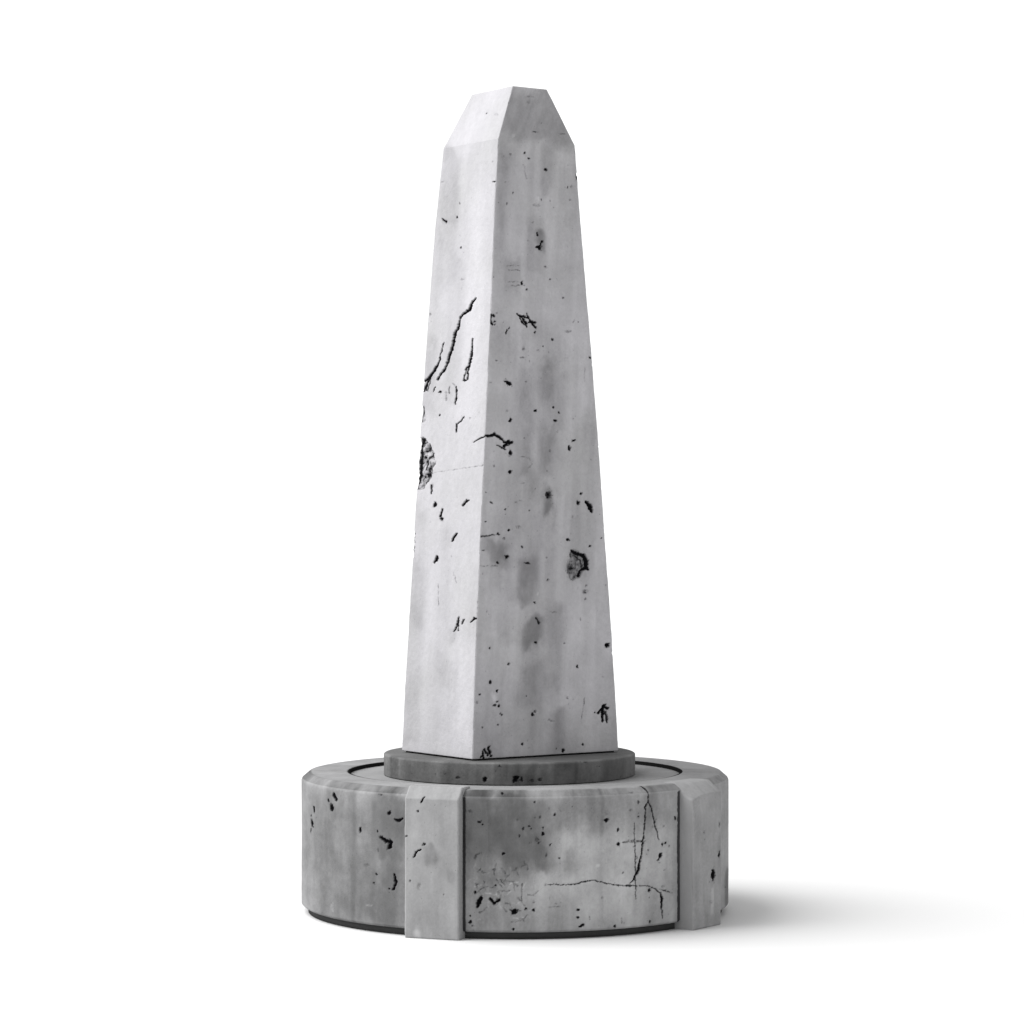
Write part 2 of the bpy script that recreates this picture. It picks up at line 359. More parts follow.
('D','L',[(0.3708,0.2466),(0.4255,0.23),(0.4805,0.2237),(0.5827,0.2118),(0.6203,0.1963),(0.6392,0.1761)],[0.0014,0.001,0.001,0.0014,0.0019,0.0024],0.75),
('D','L',[(0.6392,0.1942),(0.6966,0.1692)],[0.0019,0.0019],0.6),
('D','L',[(0.6449,0.1754),(0.6516,0.152),(0.6497,0.134)],[0.0024,0.0048,0.0039],1),
('D','L',[(0.6516,0.1247),(0.6497,0.1049)],[0.0043,0.0029],1),
('D','L',[(0.6516,0.0974),(0.6525,0.0591)],[0.0029,0.0019],0.7),
('D','L',[(0.5249,0.4939),(0.5286,0.3537),(0.5314,0.1548)],[0.001,0.0022,0.0012],0.7),
('D','L',[(0.5752,0.6596),(0.5902,0.6296),(0.5873,0.5845),(0.5752,0.5582),(0.5714,0.468),(0.5639,0.4052),(0.5546,0.3427),(0.5407,0.2805),(0.5221,0.2459),(0.5036,0.2292)],[0.0019,0.0024,0.0014,0.0024,0.0019,0.0024,0.0029,0.0058,0.0029,0.0014],0.9),
('D','L',[(0.5873,0.5845),(0.6014,0.5562),(0.6156,0.4916),(0.6297,0.445),(0.6373,0.4107)],[0.0014,0.0019,0.0026,0.0019,0.0014],0.8),
('D','L',[(0.4713,0.4117),(0.5175,0.4159),(0.5733,0.409)],[0.0019,0.0058,0.0024],0.5),
('D','P',0.713,0.4987,0.0043,0.0063,0,1),
('D','P',0.6688,0.393,0.0043,0.0043,0,1),
('D','P',0.6516,0.3884,0.0039,0.0039,0,0.9),
('D','P',0.644,0.3437,0.0067,0.0096,0,1),
('D','L',[(0.6487,0.3478),(0.6345,0.3247)],[0.0034,0.0034],0.8),
('D','P',0.5064,0.5537,0.0067,0.0048,0,0.3),
('D','P',0.593,0.1927,0.0058,0.0067,0,1),
('D','P',0.6516,0.202,0.0039,0.0039,0,0.7),
('D','P',0.6678,0.2775,0.0067,0.0048,0,0.3),
('D','P',0.593,0.054,0.0039,0.0067,0,0.8),
('D','P',0.4374,0.0476,0.0043,0.0067,0,1),
('D','P',0.4695,0.0651,0.0024,0.0077,0,0.6),
('D','P',0.5175,0.628,0.012,0.0029,0,0.3),
('D','S',0.5686,0.568,0.6774,0.6401,0.12,0.0231),
('D','S',0.687,0.0587,0.7354,0.6309,0.07,0.0193),
('D','S',0.9686,0.0405,0.9927,0.2064,0.3,0.0077),
('C','P',0.0596,0.4529,0.0048,0.0135,0,0.4),
('C','P',0.0565,0.3164,0.0039,0.0125,0,1),
('C','P',0.0278,0.2336,0.0082,0.0241,0,1),
('C','P',0.0155,0.1114,0.0067,0.0096,0,0.25),
('C','S',0.0166,0.0256,0.0299,0.1941,-0.22,0.0058),
('C','S',-0.0653,0.3851,-0.0251,0.5468,0.05,0.0154),
('C','S',-0.0048,0.5599,0.036,0.6208,0.14,0.0135),
('K','P',-0.1119,0.6587,0.0095,0.0107,0,0.9),
('K','P',0.0308,0.6676,0.0119,0.0131,0,1),
('K','P',0.0194,0.6529,0.0048,0.0072,0,0.8),
('K','P',-0.2313,0.6656,0.0119,0.006,0,0.6),
('K','P',0.137,0.6605,0.0107,0.0083,0,0.6),
('K','P',0.1027,0.6555,0.0083,0.006,0,0.5),
('K','P',-0.0422,0.7189,0.0119,0.0036,0,0.4),
('K','P',0.3451,0.7287,0.0083,0.0042,0,0.6),
('K','P',0.0548,0.6618,0.0054,0.0095,0,0.8),
('K','S',-0.0114,0.6488,0.1485,0.7305,0.15,0.0238),
('K','S',-0.3102,0.6562,-0.2637,0.7342,0.12,0.0238),
('K','S',-0.1715,0.6619,-0.0342,0.7397,-0.08,0.0238),
('K','S',0.2059,0.6562,0.2636,0.7386,0.18,0.0238),
('K','S',0.1027,0.6834,0.137,0.7354,-0.15,0.0119),
('K','S',0.5008,0.6528,0.5793,0.7526,-0.08,0.0191),
('D','S',-1.046,0.0066,-0.4617,0.6406,0.3,0.0657),  # shade painted on the drum's left side to offset the key light
('D','S',-0.232,0.3003,0.1426,0.6207,0.24,0.0563),
('D','S',-0.232,0.0447,-0.0663,0.6207,0.1,0.0469),
('D','S',-0.9995,0.0341,-0.6341,0.6406,0.04,0.0469),
('D','S',-0.7275,0.0022,-0.7086,0.6235,0.1,0.0188),
('D','S',-0.6341,0.0363,-0.6156,0.6231,0.1,0.0141),
('D','S',0.3708,0.0554,0.3886,0.6251,0.06,0.0188),
('D','S',0.2694,0.0204,0.7354,0.4496,-0.1,0.0376),
('D','L',[(-0.0659,0.2108),(-0.0698,0.2017),(-0.0589,0.1891)],[0.0033,0.0033,0.0033],0.4),
('D','L',[(-0.0528,0.1431),(-0.0524,0.1392),(-0.038,0.1253)],[0.0033,0.0033,0.0033],0.35),
('D','L',[(-0.0576,0.3109),(-0.0428,0.2884),(-0.0358,0.2785)],[0.0033,0.0033,0.0033],0.4),
('D','L',[(-0.0219,0.3181),(-0.0219,0.3098),(-0.0132,0.2937)],[0.0035,0.0035,0.0035],-0.13),
('D','L',[(-0.0728,0.266),(-0.0633,0.2448),(-0.0472,0.2327)],[0.0021,0.0021,0.0021],-0.13),
('D','L',[(-0.1613,0.2995),(-0.1434,0.3012),(-0.1368,0.2865)],[0.0019,0.0019,0.0019],0.35),
('D','L',[(-0.1971,0.2621),(-0.201,0.2607),(-0.2106,0.2434)],[0.0033,0.0033,0.0033],-0.13),
('D','L',[(-0.0711,0.1699),(-0.0802,0.1528),(-0.0911,0.1497)],[0.0021,0.0021,0.0021],0.4),
('D','L',[(-0.0802,0.3308),(-0.0929,0.3002),(-0.0924,0.285)],[0.0023,0.0023,0.0023],0.4),
('D','L',[(0.1003,0.2126),(0.0803,0.1963),(0.0525,0.1966)],[0.0019,0.0019,0.0019],0.35),
('D','L',[(-0.0794,0.2164),(-0.0837,0.1919),(-0.1011,0.1739)],[0.0021,0.0021,0.0021],-0.13),
('D','L',[(-0.0428,0.1588),(-0.0211,0.1559),(-0.015,0.1463)],[0.0019,0.0019,0.0019],0.4),
('D','L',[(-0.1325,0.2313),(-0.1525,0.217),(-0.1752,0.2004)],[0.0021,0.0021,0.0021],0.5),
('D','L',[(-0.0276,0.2341),(-0.0324,0.2184),(-0.0532,0.2061)],[0.0028,0.0028,0.0028],-0.13),
('D','L',[(0.0303,0.1767),(0.0268,0.1667),(0.0063,0.1563)],[0.0023,0.0023,0.0023],-0.13),
('D','L',[(-0.1373,0.256),(-0.1347,0.2413),(-0.1299,0.217)],[0.0021,0.0021,0.0021],0.4),
('D','L',[(-0.0785,0.1833),(-0.062,0.1817),(-0.058,0.1678)],[0.0019,0.0019,0.0019],0.35),
('D','L',[(-0.1504,0.3785),(-0.1696,0.3708),(-0.1744,0.3532)],[0.0033,0.0033,0.0033],0.5),
('D','L',[(-0.1229,0.1427),(-0.1334,0.1303),(-0.1547,0.1185)],[0.0031,0.0031,0.0031],0.35),
('D','L',[(-0.1172,0.1898),(-0.1207,0.1636),(-0.1164,0.1423)],[0.0021,0.0021,0.0021],-0.13),
('D','L',[(-0.0058,0.2698),(-0.0337,0.2732),(-0.0463,0.2654)],[0.0028,0.0028,0.0028],-0.13),
('D','L',[(-0.17,0.2445),(-0.1674,0.2293),(-0.1547,0.2026)],[0.0028,0.0028,0.0028],0.35),
('D','L',[(0.0825,0.1498),(0.0646,0.1282),(0.0451,0.1201)],[0.0021,0.0021,0.0021],-0.13),
('D','L',[(-0.1517,0.0899),(-0.1639,0.0866),(-0.1774,0.0671)],[0.0019,0.0019,0.0019],-0.13),
('D','L',[(0.0116,0.1841),(0.019,0.1754),(0.042,0.1518)],[0.0033,0.0033,0.0033],0.4),
('D','L',[(-0.1168,0.1689),(-0.0929,0.1683),(-0.0672,0.1578)],[0.0035,0.0035,0.0035],-0.13),
('D','L',[(-0.0445,0.1418),(-0.0615,0.1382),(-0.0654,0.1395)],[0.0033,0.0033,0.0033],-0.13),
('D','L',[(0.0429,0.2536),(0.035,0.2332),(0.0229,0.228)],[0.0028,0.0028,0.0028],-0.13),
('D','L',[(0.0207,0.0928),(0.0303,0.0897),(0.0398,0.081)],[0.0028,0.0028,0.0028],0.4),
('D','L',[(-0.0789,0.2642),(-0.0689,0.2456),(-0.0585,0.2344)],[0.0026,0.0026,0.0026],0.4),
('D','L',[(-0.1717,0.2605),(-0.1696,0.244),(-0.1565,0.2404)],[0.0019,0.0019,0.0019],0.4),
('D','L',[(-0.1142,0.2925),(-0.1233,0.2911),(-0.1469,0.2828)],[0.0033,0.0033,0.0033],-0.13),
('D','L',[(-0.1648,0.3099),(-0.1473,0.2976),(-0.1246,0.2915)],[0.0021,0.0021,0.0021],0.4),
('D','L',[(-0.1744,0.3319),(-0.1717,0.3246),(-0.1848,0.3064)],[0.0033,0.0033,0.0033],-0.13),
('D','L',[(-0.0271,0.2859),(-0.0406,0.2663),(-0.0485,0.2418)],[0.0021,0.0021,0.0021],0.4),
('D','L',[(-0.1517,0.3106),(-0.1617,0.2978),(-0.1665,0.2959)],[0.0021,0.0021,0.0021],0.5),
('D','L',[(-0.1573,0.3148),(-0.1586,0.2822),(-0.1687,0.2658)],[0.0021,0.0021,0.0021],-0.13),
('D','L',[(-0.1294,0.3898),(-0.1412,0.3604),(-0.1464,0.3459)],[0.0026,0.0026,0.0026],-0.13),
('D','L',[(-0.0693,0.1495),(-0.0532,0.1392),(-0.0459,0.1301)],[0.0028,0.0028,0.0028],-0.13),
('D','L',[(0.0046,0.3146),(0.0081,0.2942),(0.0185,0.2711)],[0.0019,0.0019,0.0019],0.5),
('D','L',[(0.0229,0.3211),(0.0168,0.3007),(0.0142,0.2759)],[0.0019,0.0019,0.0019],-0.13),
('D','L',[(0.1941,0.142),(0.171,0.1452),(0.1443,0.1414)],[0.0021,0.0021,0.0021],0.35),
('D','P',0.5823,0.3515,0.0033,0.0038,0,0.45),
('D','P',0.6089,0.4725,0.0028,0.0038,0,0.68),
('D','P',0.1212,0.4591,0.0061,0.004,0,0.75),
('D','P',0.5422,0.5851,0.0059,0.0066,0,0.66),
('D','P',0.0111,0.5251,0.0056,0.0049,0,0.33),
('D','P',0.6374,0.3132,0.0045,0.0052,0,0.45),
('D','P',0.0603,0.4962,0.0056,0.0028,0,0.78),
('D','P',0.0916,0.442,0.0035,0.0052,0,0.54),
('D','P',0.5327,0.3387,0.0059,0.0068,0,0.49),
('D','P',0.0842,0.6009,0.0033,0.0054,0,0.76),
('D','P',0.6602,0.4701,0.0049,0.004,0,0.73),
('D','P',0.5441,0.5198,0.0049,0.0042,0,0.72),
('D','P',0.1718,0.5445,0.0047,0.0049,0,0.79),
('D','P',0.0181,0.4542,0.0045,0.0052,0,0.6),
('D','P',0.086,0.5343,0.0033,0.0042,0,0.55),
('D','P',0.1465,0.5727,0.0031,0.0038,0,0.44),
('D','P',0.1915,0.3568,0.0035,0.0038,0,0.67),
('D','P',0.4715,0.2807,0.0049,0.0045,0,0.39),
('D','P',0.5736,0.5203,0.0035,0.0059,0,0.46),
('D','P',0.5887,0.3704,0.0059,0.004,0,0.68),
('D','P',0.6222,0.5037,0.0038,0.0049,0,0.32),
('D','P',0.1518,0.4142,0.0049,0.0042,0,0.77),
('D','P',0.1008,0.4245,0.0035,0.0056,0,0.68),
('D','P',0.0699,0.4875,0.0033,0.0038,0,0.72),
('D','P',0.6858,0.3778,0.0033,0.0059,0,0.63),
('D','P',0.0355,0.4868,0.0054,0.0061,0,0.64),
('D','J',0.7354,0.0382,0.6138,0.0117),
('D','J',-0.2246,0.0325,0.6165,0.0075),
('D','S',-0.2233,0.3929,0.0207,0.6209,0.1,0.0563),
('D','S',0.0642,0.3047,0.1426,0.6102,0.14,0.0376),
('D','S',0.4152,0.5245,0.7354,0.6232,0.1,0.0376),
('R','S',0.0887,1.6427,0.1849,2.0551,0.05,0.0376),
('R','S',0.2069,0.8116,0.3291,2.7032,0.07,0.0235),
('R','S',0.1391,1.4585,0.2246,2.4695,0.06,0.0188),
('R','S',0.2947,2.1975,0.3742,3.4086,0.05,0.0235),
('R','S',0.0102,3.0658,0.0678,3.5245,0.06,0.0235),
('R','S',0.4363,1.6387,0.5221,2.292,0.05,0.0376),
('R','S',0.0553,0.818,0.2134,1.4621,-0.05,0.0563),
('R','S',0.4252,0.7941,0.6462,1.4542,-0.05,0.0563),
('L','S',0.1297,2.3808,0.2039,3.5607,0.05,0.0141),
('L','S',0.0454,2.2843,0.1186,3.3106,-0.04,0.0188),
('L','S',0.1264,0.8156,0.1938,1.8258,0.05,0.0188),
('L','S',0.2602,0.7773,0.342,1.6367,0.08,0.0235),
('L','S',0.0129,0.7832,0.0752,1.2772,-0.04,0.0235),
('R','P',0.2456,2.997,0.0042,0.0047,0,0.67),
('R','P',0.6008,1.2273,0.0028,0.0049,0,0.28),
('R','P',0.3474,3.3177,0.0049,0.0045,0,0.39),
('R','P',0.4287,0.9988,0.0038,0.0052,0,0.69),
('R','P',0.2763,2.604,0.0038,0.0035,0,0.49),
('R','P',0.0364,2.5542,0.0049,0.0031,0,0.45),
('R','P',0.1609,2.8894,0.0047,0.0054,0,0.62),
('R','P',0.2462,2.6292,0.0026,0.0031,0,0.8),
('R','P',0.2104,3.2324,0.0023,0.0028,0,0.41),
('R','P',0.1926,1.7027,0.0038,0.0054,0,0.77),
('R','P',0.4788,1.3638,0.0028,0.0056,0,0.59),
('R','P',0.0228,2.7193,0.0042,0.0038,0,0.66),
('R','P',0.4571,0.9924,0.0031,0.0035,0,0.58),
('R','P',0.2546,3.3083,0.0026,0.0052,0,0.38),
('R','P',0.0275,2.7737,0.0042,0.0035,0,0.38),
('R','P',0.328,2.0186,0.0028,0.0042,0,0.38),
('R','P',0.3178,1.5502,0.0033,0.0047,0,0.76),
('R','P',0.4048,1.2551,0.004,0.0035,0,0.58),
('R','P',0.0415,0.8855,0.0028,0.0042,0,0.72),
('R','P',0.4044,2.2969,0.0026,0.0045,0,0.36),
('R','P',0.2105,3.3124,0.0028,0.0052,0,0.55),
('R','P',0.4065,2.7505,0.0045,0.0026,0,0.71),
('R','P',0.0797,3.332,0.004,0.0033,0,0.74),
('R','P',0.2684,2.9438,0.0045,0.004,0,0.66),
('R','P',0.333,3.3788,0.0026,0.0035,0,0.58),
('R','P',0.2387,1.0189,0.0028,0.0045,0,0.69),
('R','P',0.0433,1.4092,0.0028,0.0045,0,0.36),
('R','P',0.2712,3.2772,0.0045,0.0026,0,0.3),
('R','P',0.5968,1.0915,0.0038,0.004,0,0.29),
('R','P',0.18,2.2043,0.0028,0.0031,0,0.63),
('R','P',0.3483,3.3838,0.0049,0.0056,0,0.53),
('R','P',0.3321,2.2367,0.0028,0.0042,0,0.57),
('R','P',0.3268,1.9037,0.0023,0.0026,0,0.4),
('R','P',0.4209,1.8411,0.004,0.0054,0,0.33),
('R','P',0.2089,2.6921,0.0052,0.0038,0,0.79),
('R','P',0.3847,0.7676,0.0023,0.0042,0,0.78),
('R','P',0.2431,3.001,0.004,0.0042,0,0.63),
('R','P',0.1201,0.9459,0.0028,0.0054,0,0.72),
('R','P',0.3076,1.6537,0.004,0.0033,0,0.72),
('R','P',0.054,3.2794,0.0031,0.0054,0,0.6),
('R','P',0.178,3.2021,0.0052,0.0033,0,0.54),
('R','P',0.5621,0.9257,0.0042,0.0028,0,0.75),
('R','P',0.2904,2.6641,0.0035,0.0045,0,0.77),
('R','P',0.2436,2.4812,0.0033,0.0026,0,0.35),
('R','P',0.1887,2.558,0.0028,0.0047,0,0.27),
('R','P',0.1569,3.1142,0.0038,0.0052,0,0.32),
('R','P',0.059,2.7338,0.0035,0.0031,0,0.44),
('R','P',0.2913,2.0535,0.0026,0.0028,0,0.5),
('R','P',0.3763,2.2027,0.0026,0.0026,0,0.32),
('R','P',0.1744,2.4624,0.0049,0.0038,0,0.47),
('R','P',0.3315,2.8609,0.0049,0.0047,0,0.69),
('R','P',0.172,2.7562,0.0038,0.0026,0,0.52),
('R','P',0.2489,0.8142,0.0031,0.0052,0,0.34),
('R','S',0.0342,1.6159,0.1309,1.7582,0.1,0.0235),
('R','S',0.1775,1.4576,0.2662,1.7115,0.1,0.0188),
('R','S',0.2186,1.2359,0.2981,1.3761,0.06,0.0188),
('R','S',0.2888,1.271,0.3526,1.9184,0.07,0.0188),
('R','S',0.421,1.5549,0.5112,1.6771,0.18,0.0235),
]

scene = bpy.context.scene
col = scene.collection

# ------------------------------------------------------------------ noise
def vnoise(x, y, seed):
    xi = np.floor(x).astype(np.int64); yi = np.floor(y).astype(np.int64)
    fx = x - xi; fy = y - yi
    fx = fx*fx*(3-2*fx); fy = fy*fy*(3-2*fy)
    def h(a, b):
        n = (a*374761393 + b*668265263 + seed*1442695041) & 0x7fffffff
        n = ((n ^ (n >> 13))*1274126177) & 0x7fffffff
        n = (n ^ (n >> 16)) & 0xffff
        return n/32767.5 - 1.0
    return (h(xi,yi)*(1-fx)+h(xi+1,yi)*fx)*(1-fy) + (h(xi,yi+1)*(1-fx)+h(xi+1,yi+1)*fx)*fy

def fbm(x, y, seed, octs=4):
    v = 0; a = 1.0; t = 0
    for o in range(octs):
        v = v + a*vnoise(x*2**o, y*2**o, seed+o*17); t += a; a *= .5
    return v/t

def sstep(a, b, x):
    t = np.clip((x-a)/(b-a), 0, 1); return t*t*(3-2*t)

def fields(sf, q, z, seed=1, random_pits=0):
    """depth, grime and stain at every (q, z) of a surface"""
    q = q.ravel(); z = z.ravel()
    depth = np.zeros_like(q); grime_shade = np.zeros_like(q); stain_shade = np.zeros_like(q)  # the last two also carry some painted shade
    wq = q + .0030*fbm(q*75, z*75, seed+3, 2) + .0022*fbm(q*230, z*230, seed+4, 2); wz = z + .0040*fbm(q*75+50, z*75, seed+5, 2) + .0026*fbm(q*230+9, z*230, seed+6, 2)
    jag = fbm(q*150+3, z*150, seed+12, 3)
    sq = q + .013*fbm(q*9, z*3.5, seed+7, 5); sz = z + .11*fbm(q*11+9, z*6, seed+8, 5)
    rough = fbm(q*120, z*75, seed+11, 3)
    marks = [m for m in MARKS if m[0] == sf]
    if random_pits:
        rng = np.random.RandomState(seed*7+1)
        area_ = (q.max()-q.min())*(z.max()-z.min())
        for i in range(int(random_pits*area_)):
            w = .0012 + .0022*rng.rand()**3
            marks.append((sf, 'P', rng.uniform(q.min(), q.max()), rng.uniform(z.min(), z.max()), w, w*rng.uniform(.8, 1.8), 0, rng.uniform(.15, .75)))
    for m in marks:
        k = m[1]
        if k == 'P':
            _, _, mq, mz, a, b, ang, d = m
            rr = max(a, b)*1.5 + .008
            i = np.nonzero((abs(q-mq) < rr) & (abs(z-mz) < rr))[0]
            if not len(i): continue
            x = wq[i]-mq; y = -(wz[i]-mz); t = math.radians(ang)
            u = (x*math.cos(t)+y*math.sin(t))/(a*1.12+.0008); v = (-x*math.sin(t)+y*math.cos(t))/(b*1.12+.0008)
            r = np.sqrt(u*u+v*v)*(1+.55*jag[i])
            g = 1-sstep(.55, 1.25, r)
            if d < 0: stain_shade[i] -= g*(-d)*.6*np.clip(.8+1.2*rough[i], 0, 1.5); depth[i] = np.maximum(depth[i], -.0004*g); continue
            soft = min(a, b) > .012
            br = 1 if d > .75 else np.clip(.75+1.7*jag[i], .1, 1.5)
            grime_shade[i] = np.maximum(grime_shade[i], g*d*br*(1 if not soft else np.clip(.85+.7*rough[i], .4, 1.1)))
            depth[i] = np.maximum(depth[i], (1-sstep(.25, 1.0, r))*d*min(.014, 1.6*min(a, b)))
        elif k == 'J':      # shallow straight slot beside a buttress, its shadow line painted dark
            _, _, mq, z0, z1, hw = m
            i = np.nonzero((abs(q-mq) < .04) & (z > z0-.02) & (z < z1+.02))[0]
            r = abs(q[i]-mq)/(hw*(1+.25*rough[i])) + 3*np.clip(z0-z[i], 0, 1)/.02 + 3*np.clip(z[i]-z1, 0, 1)/.02
            depth[i] = np.maximum(depth[i], (1-sstep(.7, 1.15, r))*.006); grime_shade[i] = np.maximum(grime_shade[i], .72*(1-sstep(.5, 1.3, r)))
        elif k in 'LR':
            _, _, pts, ws, d = m
            wm = max(ws)
            P = np.array(pts)
            i = np.nonzero((q > P[:,0].min()-wm-.02) & (q < P[:,0].max()+wm+.02) & (z > P[:,1].min()-wm-.02) & (z < P[:,1].max()+wm+.02))[0]
            if not len(i): continue
            x = wq[i]; y = wz[i]; best = np.full(len(i), 9.0)
            if k == 'R':
                x = x + .008*fbm(q[i]*30, z[i]*30, seed+21, 4); y = y + .01*fbm(q[i]*30+4, z[i]*30, seed+22, 4)
            for j in range(len(P)-1):
                ax, ay = P[j]; dx, dy = P[j+1]-P[j]
                t = np.clip(((x-ax)*dx+(y-ay)*dy)/(dx*dx+dy*dy+1e-12), 0, 1)
                w = ws[j]+(ws[j+1]-ws[j])*t
                r = np.hypot(x-ax-t*dx, y-ay-t*dy)/(w*1.05+.0007)
                best = np.minimum(best, r)
            if k == 'L':
                best = best*(1+.5*jag[i]) + (.25*np.clip(rough[i], -1, .6) if d < 2 else 0)
                g = 1-sstep(.7, 1.3, best)
                if d < .7: g = g*np.clip(.7+1.6*rough[i], .05, 1.3)
                if d < 0: stain_shade[i] -= g*(-d); continue
                grime_shade[i] = np.maximum(grime_shade[i], g*d)
                depth[i] = np.maximum(depth[i], (1-sstep(.2, 1.35, best))*min(d, 1)*min(.018, 2.2*wm))
                grime_shade[i] = np.minimum(grime_shade[i], 1)
            else:
                g = 1-sstep(.75, 1.0, best)
                rg = fbm(q[i]*40+z[i]*14, z[i]*30, seed+31, 5)
                depth[i] = np.maximum(depth[i], g*d*(.012+.014*rg))
                grime_shade[i] = np.maximum(grime_shade[i], g*d*np.clip(.40+.75*rg+.5*sstep(.0, .5, rough[i])+.4*jag[i], 0, 1))
        elif k == 'S':
            _, _, x0, y0, x1, y1, a, so = m
            so = max(so, .012)*1.7
            pad = so*2+.05
            i = np.nonzero((q > x0-pad) & (q < x1+pad) & (z > y0-pad) & (z < y1+pad))[0]
            if not len(i): continue
            sx_ = min(so, .42*(x1-x0)); a = a*1.35
            g = sstep(x0-sx_, x0+sx_, sq[i])*(1-sstep(x1-sx_, x1+sx_, sq[i]))*sstep(y0-so, y0+so, sz[i])*(1-sstep(y1-so, y1+so, sz[i]))
            stain_shade[i] += a*g
    # cast concrete: run-down streaks, cloudy blotches and sandy grain
    k = {'R': 1.0, 'L': .30, 'D': 1.5, 'K': 2.2, 'B': 1.2, 'C': 1.6}[sf]
    st = fbm(q*30+.6*fbm(q*6, z*4, seed+60, 3), z*1.6, seed+61, 4); bl = fbm(q*13, z*9, seed+62, 5)
    stain_shade = stain_shade + k*(.085*np.sign(st)*np.abs(st)**.8 + .10*bl + .045*fbm(q*150, z*130, seed+63, 3))
    mod = 1 + .55*fbm(q*13, z*8, seed+51, 4) + .25*fbm(q*50, z*30, seed+52, 3)
    stain_shade = np.where(stain_shade > 0, .52*np.tanh(stain_shade*mod/.52), stain_shade*mod)
    return depth, grime_shade, stain_shade

# ------------------------------------------------------------------ mesh helpers
def link_mesh(name, verts, faces_quads, mat, parent, grime_shade=None, stain_shade=None, ngons=(), smooth=True):
    me = bpy.data.meshes.new(name)
    nq = len(faces_quads); ng = len(ngons)
    nl = nq*4 + sum(len(n) for n in ngons)
    me.vertices.add(len(verts)); me.vertices.foreach_set('co', np.asarray(verts, dtype=np.float32).ravel())
    me.loops.add(nl)
    li = np.concatenate([np.asarray(faces_quads, dtype=np.int32).ravel()] + [np.asarray(n, dtype=np.int32) for n in ngons])
    me.loops.foreach_set('vertex_index', li)
    me.polygons.add(nq+ng)
    st = list(range(0, nq*4, 4)); p = nq*4
    for n in ngons: st.append(p); p += len(n)
    me.polygons.foreach_set('loop_start', np.array(st, dtype=np.int32))
    me.update(calc_edges=True)
    sm = np.ones(nq+ng, dtype=bool) if smooth else np.zeros(nq+ng, dtype=bool)
    if ng: sm[nq:] = False
    me.polygons.foreach_set('use_smooth', sm)
    for nm, arr in (('grime_shade', grime_shade), ('stain_shade', stain_shade)):
        a = me.attributes.new(nm, 'FLOAT', 'POINT')
        a.data.foreach_set('value', np.asarray(arr if arr is not None else np.zeros(len(verts)), dtype=np.float32).ravel())
    me.validate()
    me.materials.append(mat)
    ob = bpy.data.objects.new(name, me); col.objects.link(ob)
    if parent: ob.parent = parent
    return ob

def grid_faces(rows, cols, wrap):
    """rows x cols grid, rows go up, columns counter-clockwise seen from above"""
    j = np.arange(rows-1)[:, None]; i = np.arange(cols if wrap else cols-1)[None, :]
    i2 = (i+1) % cols
    return np.stack([j*cols+i, j*cols+i2, (j+1)*cols+i2, (j+1)*cols+i], axis=-1).reshape(-1, 4)

